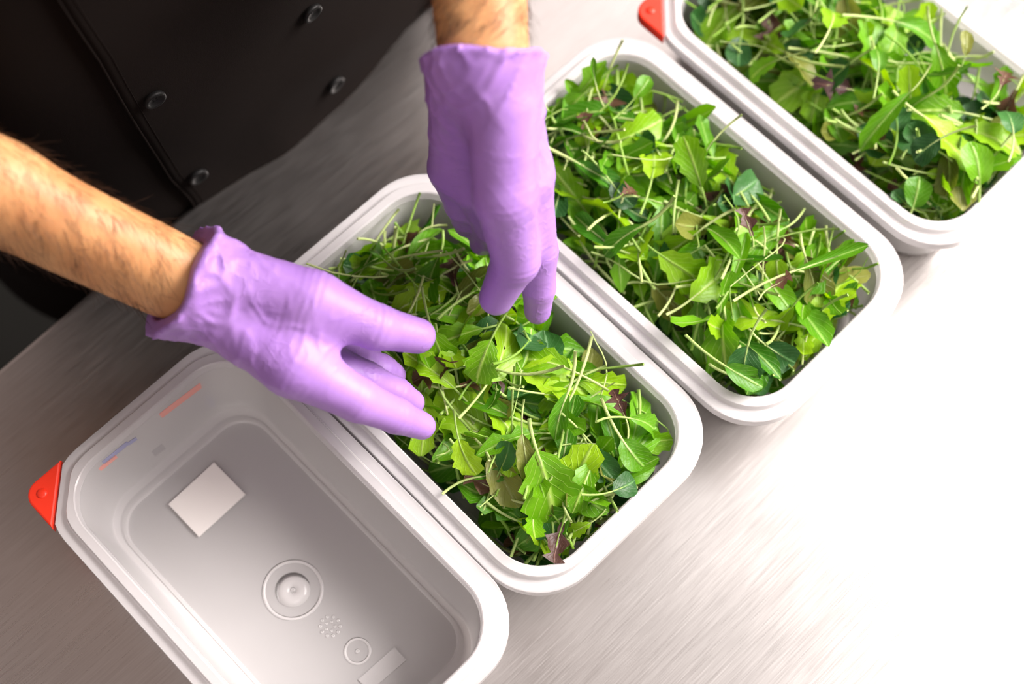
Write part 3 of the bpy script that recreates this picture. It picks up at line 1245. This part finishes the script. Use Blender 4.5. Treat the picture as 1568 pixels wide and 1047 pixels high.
def leaf_me(name, data, matn, uv=None):
    V, F = data
    me = mesh(name, V, F)
    lay = me.uv_layers.new(name='UVMap')
    if uv is not None:
        vi = np.empty(len(me.loops), np.int32)
        me.loops.foreach_get('vertex_index', vi)
        lay.data.foreach_set('uv', np.asarray(uv, np.float32)[vi].ravel())
    me.materials.append(M[matn])
    me.polygons.foreach_set('use_smooth', [True] * len(me.polygons))
    return me


LEAF_ME = {k: [(leaf_me(k + '_blade', (b[0], b[2]), KINDS[k][0], b[1]), leaf_me(k + '_stem', s, 'stem')) for b, s in v] for k, v in PROTO.items()}
STEM_ME = [leaf_me('stem_piece', s, 'stem') for s in STEMS]


def inside_tub(v, z_over=0.003, spill=0.0):
    """local points: True if none of them runs into the tub's wall"""
    w = 0.5 * (0.1215 + (0.1325 - 0.1215) * np.clip(v[:, 2] / 0.06, 0, 1)) - 0.0005
    l = 0.5 * (0.231 + (0.2375 - 0.231) * np.clip(v[:, 2] / 0.06, 0, 1)) - 0.0005
    r = 0.029
    qx = np.maximum(np.abs(v[:, 0]) - (w - r), 0)
    qy = np.maximum(np.abs(v[:, 1]) - (l - r), 0)
    out = np.hypot(qx, qy) - r
    hi = v[:, 2] > RIM + z_over
    return bool(np.all((out < 0) | (hi & (out < spill))) and np.all(v[:, 2] > 0.004))


def heap(i, x, y):
    """surface height of the greens in tub i (local coordinates)"""
    ex = 1 - (abs(x) / 0.066) ** 3.0
    ey = 1 - (abs(y) / 0.121) ** 4.0
    e = max(0.0, min(ex, 1)) ** 0.6 * max(0.0, min(ey, 1)) ** 0.6
    bump = 0.006 * math.sin(x * 70 + i) * math.sin(y * 55 + 2 * i)
    if i == 1:
        c = math.exp(-(((x - 0.0) / 0.05) ** 2 + ((y - 0.01) / 0.07) ** 2))
        return 0.045 + 0.019 * e + 0.019 * c + bump - 0.010 * max(0, y - 0.06) / 0.05
    if i == 2:
        return 0.046 + 0.025 * e + bump - 0.006 * max(0, x - 0.02) / 0.04
    return 0.044 + 0.026 * e + bump


def rot(yaw, pitch, roll):
    from mathutils import Euler
    return np.array(Euler((pitch, roll, yaw), 'ZYX').to_matrix()) if False else np.array((Matrix.Rotation(yaw, 3, 'Z') @ Matrix.Rotation(pitch, 3, 'X') @ Matrix.Rotation(roll, 3, 'Y')))


def hits_hand(vw):
    p = vw.astype(np.float32)
    return min(float(glove_sdf(p, RH).min()), float(glove_sdf(p, LH).min())) < 0.0008


MIX = [('toothed', 0.27), ('lobed', 0.20), ('spoon', 0.18), ('round', 0.12), ('olive', 0.07), ('red', 0.06), ('stem', 0.17)]
TOT = sum(w for _, w in MIX)


def pick():
    x = RND.uniform(0, TOT)
    for k, w in MIX:
        x -= w
        if x <= 0:
            return k
    return 'stem'


def pose(i, verts, top, tries=30, sink=0.0):
    """a resting place in tub i for a leaf with these local vertices; returns rotation, place"""
    tx, ty, ta = TUBS[i]
    ct, st = math.cos(ta), math.sin(ta)
    for k in range(tries):
        x, y = RND.uniform(-0.063, 0.063), RND.uniform(-0.115, 0.115)
        if k % 3 == 0:
            y = math.copysign(RND.uniform(0.085, 0.116), y)
        h = heap(i, x, y)
        z = h + sink + RND.uniform(-0.008, 0.007) if top else RND.uniform(0.008, max(0.012, h - 0.010))
        sd = 0.38 if top else 0.30
        m3 = rot(RND.uniform(0, 6.283), RND.gauss(0.0, sd), RND.gauss(0, sd * 1.2))
        v = verts @ m3.T
        cen = v.mean(0)
        off = np.array([x - cen[0], y - cen[1], z - cen[2]])
        v = v + off
        if top and np.any(v[:, 2] < h - 0.030):
            continue
        if not inside_tub(v, 0.002, 0.006 if top else 0.0):
            continue
        if i == 1:
            vw = np.stack([tx + ct * v[:, 0] - st * v[:, 1], ty + st * v[:, 0] + ct * v[:, 1], v[:, 2]], 1)
            if hits_hand(vw):
                continue
        return m3, off
    return None


TUBTXT = ['', 'in the tub under the gloved hands', 'in the middle full tub without hands or clip', 'in the full tub with the red clip']
KTXT = {'toothed': 'lime green toothed salad leaf', 'lobed': 'green lobed salad leaf', 'spoon': 'smooth spoon-shaped green salad leaf', 'round': 'dark round green salad leaf',
        'olive': 'olive tinged oval salad leaf', 'red': 'dark red frilly salad leaf', 'stem': 'thin pale loose salad shoot'}


def place_leaf(i, kind, m3, off, var, scale=1.0, label=None, group=None):
    tx, ty, ta = TUBS[i]
    W4 = Matrix.Translation((tx, ty, 0)) @ Matrix.Rotation(ta, 4, 'Z') @ Matrix.Translation(Vector(off)) @ Matrix([list(r) for r in m3]).to_4x4() @ Matrix.Scale(scale, 4)
    if kind == 'stem':
        o = bpy.data.objects.new('salad_shoot', STEM_ME[var])
        COL.objects.link(o)
        o.matrix_world = W4
    else:
        bl, stm = LEAF_ME[kind][var]
        o = bpy.data.objects.new('salad_leaf', bl)
        COL.objects.link(o)
        o.matrix_world = W4
        c = bpy.data.objects.new('stem', stm)
        COL.objects.link(c)
        c.parent = o
    tag(o, label or KTXT[kind] + ' ' + TUBTXT[i], 'shoot' if kind == 'stem' else 'leaf', group or ('loose shoots ' if kind == 'stem' else kind + ' leaves ') + TUBTXT[i])
    return o


def build_salad(i, n_top, n_bed, n_mid):
    # lower layers: packed leaves nobody could count
    mats = ['lime', 'green', 'deep', 'olive', 'red_leaf', 'stem']
    V, F, UV, MI, SHD = [], [], [], [], []
    nv = 0
    for jj in range(n_bed + n_mid):
        kind = pick()
        if kind == 'stem':
            sv, sf = STEMS[RND.randrange(len(STEMS))]
            pieces = [(np.array(sv), sf, None, 'stem')]
        else:
            (bv, buv, bf), (sv, sf) = PROTO[kind][RND.randrange(len(PROTO[kind]))]
            pieces = [(np.array(bv), bf, buv, KINDS[kind][0]), (np.array(sv), sf, None, 'stem')]
        allv = np.concatenate([p[0] for p in pieces])
        ps = pose(i, allv, False, 10) if jj < n_bed else pose(i, allv, True, 20, -0.006)
        if ps is None:
            continue
        sh = RND.random()
        for pv, pf, puv, mn in pieces:
            w = pv @ ps[0].T + ps[1]
            V.append(w)
            F += [tuple(k + nv for k in f) for f in pf]
            MI += [mats.index(mn)] * len(pf)
            UV.append(np.array(puv) if puv is not None else np.zeros((len(pv), 2)))
            SHD += [sh] * len(pv)
            nv += len(pv)
    V = np.concatenate(V)
    UV = np.concatenate(UV)
    me = mesh('salad_bed', V, F)
    lay = me.uv_layers.new(name='UVMap')
    vi = np.empty(len(me.loops), np.int32)
    me.loops.foreach_get('vertex_index', vi)
    lay.data.foreach_set('uv', UV.astype(np.float32)[vi].ravel())
    at = me.attributes.new('shade', 'FLOAT', 'POINT')
    at.data.foreach_set('value', np.array(SHD, np.float32))
    for mn in mats:
        me.materials.append(M[mn])
    me.polygons.foreach_set('material_index', np.array(MI, np.int32))
    me.polygons.foreach_set('use_smooth', [True] * len(me.polygons))
    o = bpy.data.objects.new('salad_greens', me)
    COL.objects.link(o)
    o.location = (TUBS[i][0], TUBS[i][1], 0)
    o.rotation_euler = (0, 0, TUBS[i][2])
    tag(o, 'packed lower layer of mixed salad greens ' + TUBTXT[i], 'salad', kind='stuff')
    # leaves on top, each one its own
    for _ in range(n_top):
        kind = pick()
        if kind == 'stem':
            var = RND.randrange(len(STEMS))
            allv = np.array(STEMS[var][0])
        else:
            var = RND.randrange(len(PROTO[kind]))
            allv = np.concatenate([np.array(PROTO[kind][var][0][0]), np.array(PROTO[kind][var][1][0])])
        sc = RND.uniform(0.85, 1.15)
        ps = pose(i, allv * sc, True)
        if ps is not None:
            place_leaf(i, kind, ps[0], ps[1], var, sc)


build_salad(1, 112, 420, 110)
build_salad(2, 112, 420, 110)
build_salad(3, 92, 380, 90)


def hero(i, kind, base, tip, label, var=0, wide=1.0, lift=0.010, dz=0.0, tilt=0.0, stem=True):
    """a single leaf lying as the photo shows it: blade from pixel base to pixel tip, on the heap's surface"""
    def on(u, v, extra):
        z = 0.07
        for _ in range(6):
            q = local(i, P(u, v, z))
            z = heap(i, float(np.clip(q[0], -0.064, 0.064)), float(np.clip(q[1], -0.118, 0.118))) + extra
        return P(u, v, z)
    A, B = on(*base, lift + 0.005), on(*tip, lift + dz + 0.005)
    bl, stm = LEAF_ME[kind][var]
    V = np.array(PROTO[kind][var][0][0])
    L0, W0 = V[:, 1].max(), V[:, 0].max() - V[:, 0].min()
    y = B - A
    L = np.linalg.norm(y)
    y /= L
    up = np.array([0.0, 0.0, 1.0]) * 0.8 - RZ * 0.4
    x = np.cross(y, up)
    x /= np.linalg.norm(x)
    z = np.cross(x, y)
    c, s_ = math.cos(tilt), math.sin(tilt)
    x, z = x * c + z * s_, z * c - x * s_
    k = L / L0
    mm = Matrix.Identity(4)
    for r in range(3):
        mm[r][0], mm[r][1], mm[r][2], mm[r][3] = x[r] * k * wide, y[r] * k, z[r] * k, A[r]
    o = bpy.data.objects.new('salad_leaf', bl)
    COL.objects.link(o)
    o.matrix_world = mm
    if stem:
        cst = bpy.data.objects.new('stem', stm)
        COL.objects.link(cst)
        cst.parent = o
    tag(o, label, 'leaf')


HT = 'in the tub under the hands'
hero(1, 'toothed', (752, 520), (722, 584), 'pale crinkled leaf lying between the fingertips of both gloves', 0, 1.25, 0.016, 0, 0.2)
hero(1, 'toothed', (822, 690), (862, 800), 'largest toothed leaf hanging point down from a white stem ' + HT, 1, 1.25, 0.014)
hero(1, 'toothed', (702, 672), (716, 728), 'bright toothed leaf beside the index fingertip of the gloved hand', 0, 1.2, 0.014, 0, -0.3)
hero(1, 'lobed', (965, 640), (1030, 652), 'toothed leaf pointing to the far corner ' + HT, 4, 1.1, 0.014)
hero(1, 'spoon', (952, 672), (985, 722), 'broad smooth leaf leaning on the front wall ' + HT, 0, 1.3, 0.013)
hero(1, 'red', (958, 640), (938, 595), 'red frilly leaf standing near the wall ' + HT, 0, 1.0, 0.014)
hero(1, 'round', (938, 752), (978, 738), 'round mid-green leaf near the front rim ' + HT, 0, 1.1, 0.014)
hero(1, 'toothed', (905, 800), (872, 818), 'small serrated leaf low at the front corner ' + HT, 2, 1.2, 0.012)
hero(1, 'red', (862, 800), (842, 858), 'blackish frilly leaf deep at the front corner ' + HT, 2, 1.2, 0.004)
hero(1, 'spoon', (870, 600), (842, 665), 'long folded green leaf at the middle of the heap ' + HT, 2, 1.2, 0.014)
hero(1, 'olive', (800, 665), (808, 735), 'pale reddish-edged leaf at the heap centre ' + HT, 0, 0.8, 0.012)
hero(1, 'lobed', (588, 398), (545, 350), 'green leaf rising at the back wall ' + HT, 4, 0.8, 0.012)
HM = 'in the middle full tub'
hero(2, 'spoon', (1110, 560), (1166, 594), 'lime spoon leaf lying at the front corner ' + HM, 0, 1.0, 0.016)
hero(2, 'round', (1145, 530), (1132, 585), 'bluish-green toothed leaf at the front corner ' + HM, 0, 1.2, 0.012)
hero(2, 'spoon', (985, 345), (916, 378), 'pale green spoon leaf along the near wall ' + HM, 2, 1.2, 0.014)
hero(2, 'red', (1180, 440), (1208, 428), 'glossy dark red leaf ' + HM, 2, 1.3, 0.014)
hero(2, 'red', (950, 300), (975, 280), 'purple-grey frilly leaf beside the upright glove ' + HM, 0, 1.2, 0.014)
hero(2, 'red', (1152, 362), (1140, 328), 'almost black curly leaf at the heap centre ' + HM, 3, 1.1, 0.014)
hero(2, 'spoon', (912, 128), (903, 88), 'thin upright green leaf above the back rim ' + HM, 4, 1.0, 0.022, 0.014)
hero(2, 'spoon', (972, 150), (998, 118), 'broad green leaf standing at the back wall ' + HM, 0, 1.1, 0.016, 0.012)
hero(2, 'spoon', (1215, 415), (1310, 385), 'long narrow leaf reaching to the far wall ' + HM, 4, 0.7, 0.016)
HC = 'in the tub with red clip'
hero(3, 'spoon', (1500, 282), (1502, 222), 'light green oval leaf standing near the front ' + HC, 0, 1.3, 0.016, 0.008)
hero(3, 'spoon', (1398, 318), (1412, 272), 'light green leaf folded at the front corner ' + HC, 1, 1.5, 0.014)
hero(3, 'round', (1385, 310), (1368, 292), 'grey-green round leaf at the front corner ' + HC, 2, 1.2, 0.014)
hero(3, 'toothed', (1190, 92), (1138, 112), 'pale toothed leaf near the back ' + HC, 0, 0.9, 0.014)
hero(3, 'lobed', (1395, 140), (1318, 212), 'long pale-ribbed leaf across the middle ' + HC, 5, 0.7, 0.018)
hero(3, 'olive', (1478, 85), (1486, 48), 'reddish oval leaf standing at the far wall ' + HC, 0, 1.0, 0.020, 0.010)
hero(3, 'round', (1440, 212), (1395, 238), 'deep green round leaf ' + HC, 0, 1.1, 0.014)
hero(3, 'red', (1530, 138), (1548, 96), 'dark spiky leaf touching the far wall ' + HC, 0, 1.0, 0.020)
hero(3, 'round', (1552, 205), (1550, 165), 'dark round leaf on a stem over the front rim ' + HC, 0, 1.1, 0.022)
hero(3, 'toothed', (1270, 45), (1290, 0), 'broad grey-green leaf near the back ' + HC, 0, 1.1, 0.016)
hero(3, 'spoon', (1345, 110), (1350, 72), 'round bright leaf at the heap centre ' + HC, 0, 1.2, 0.016)
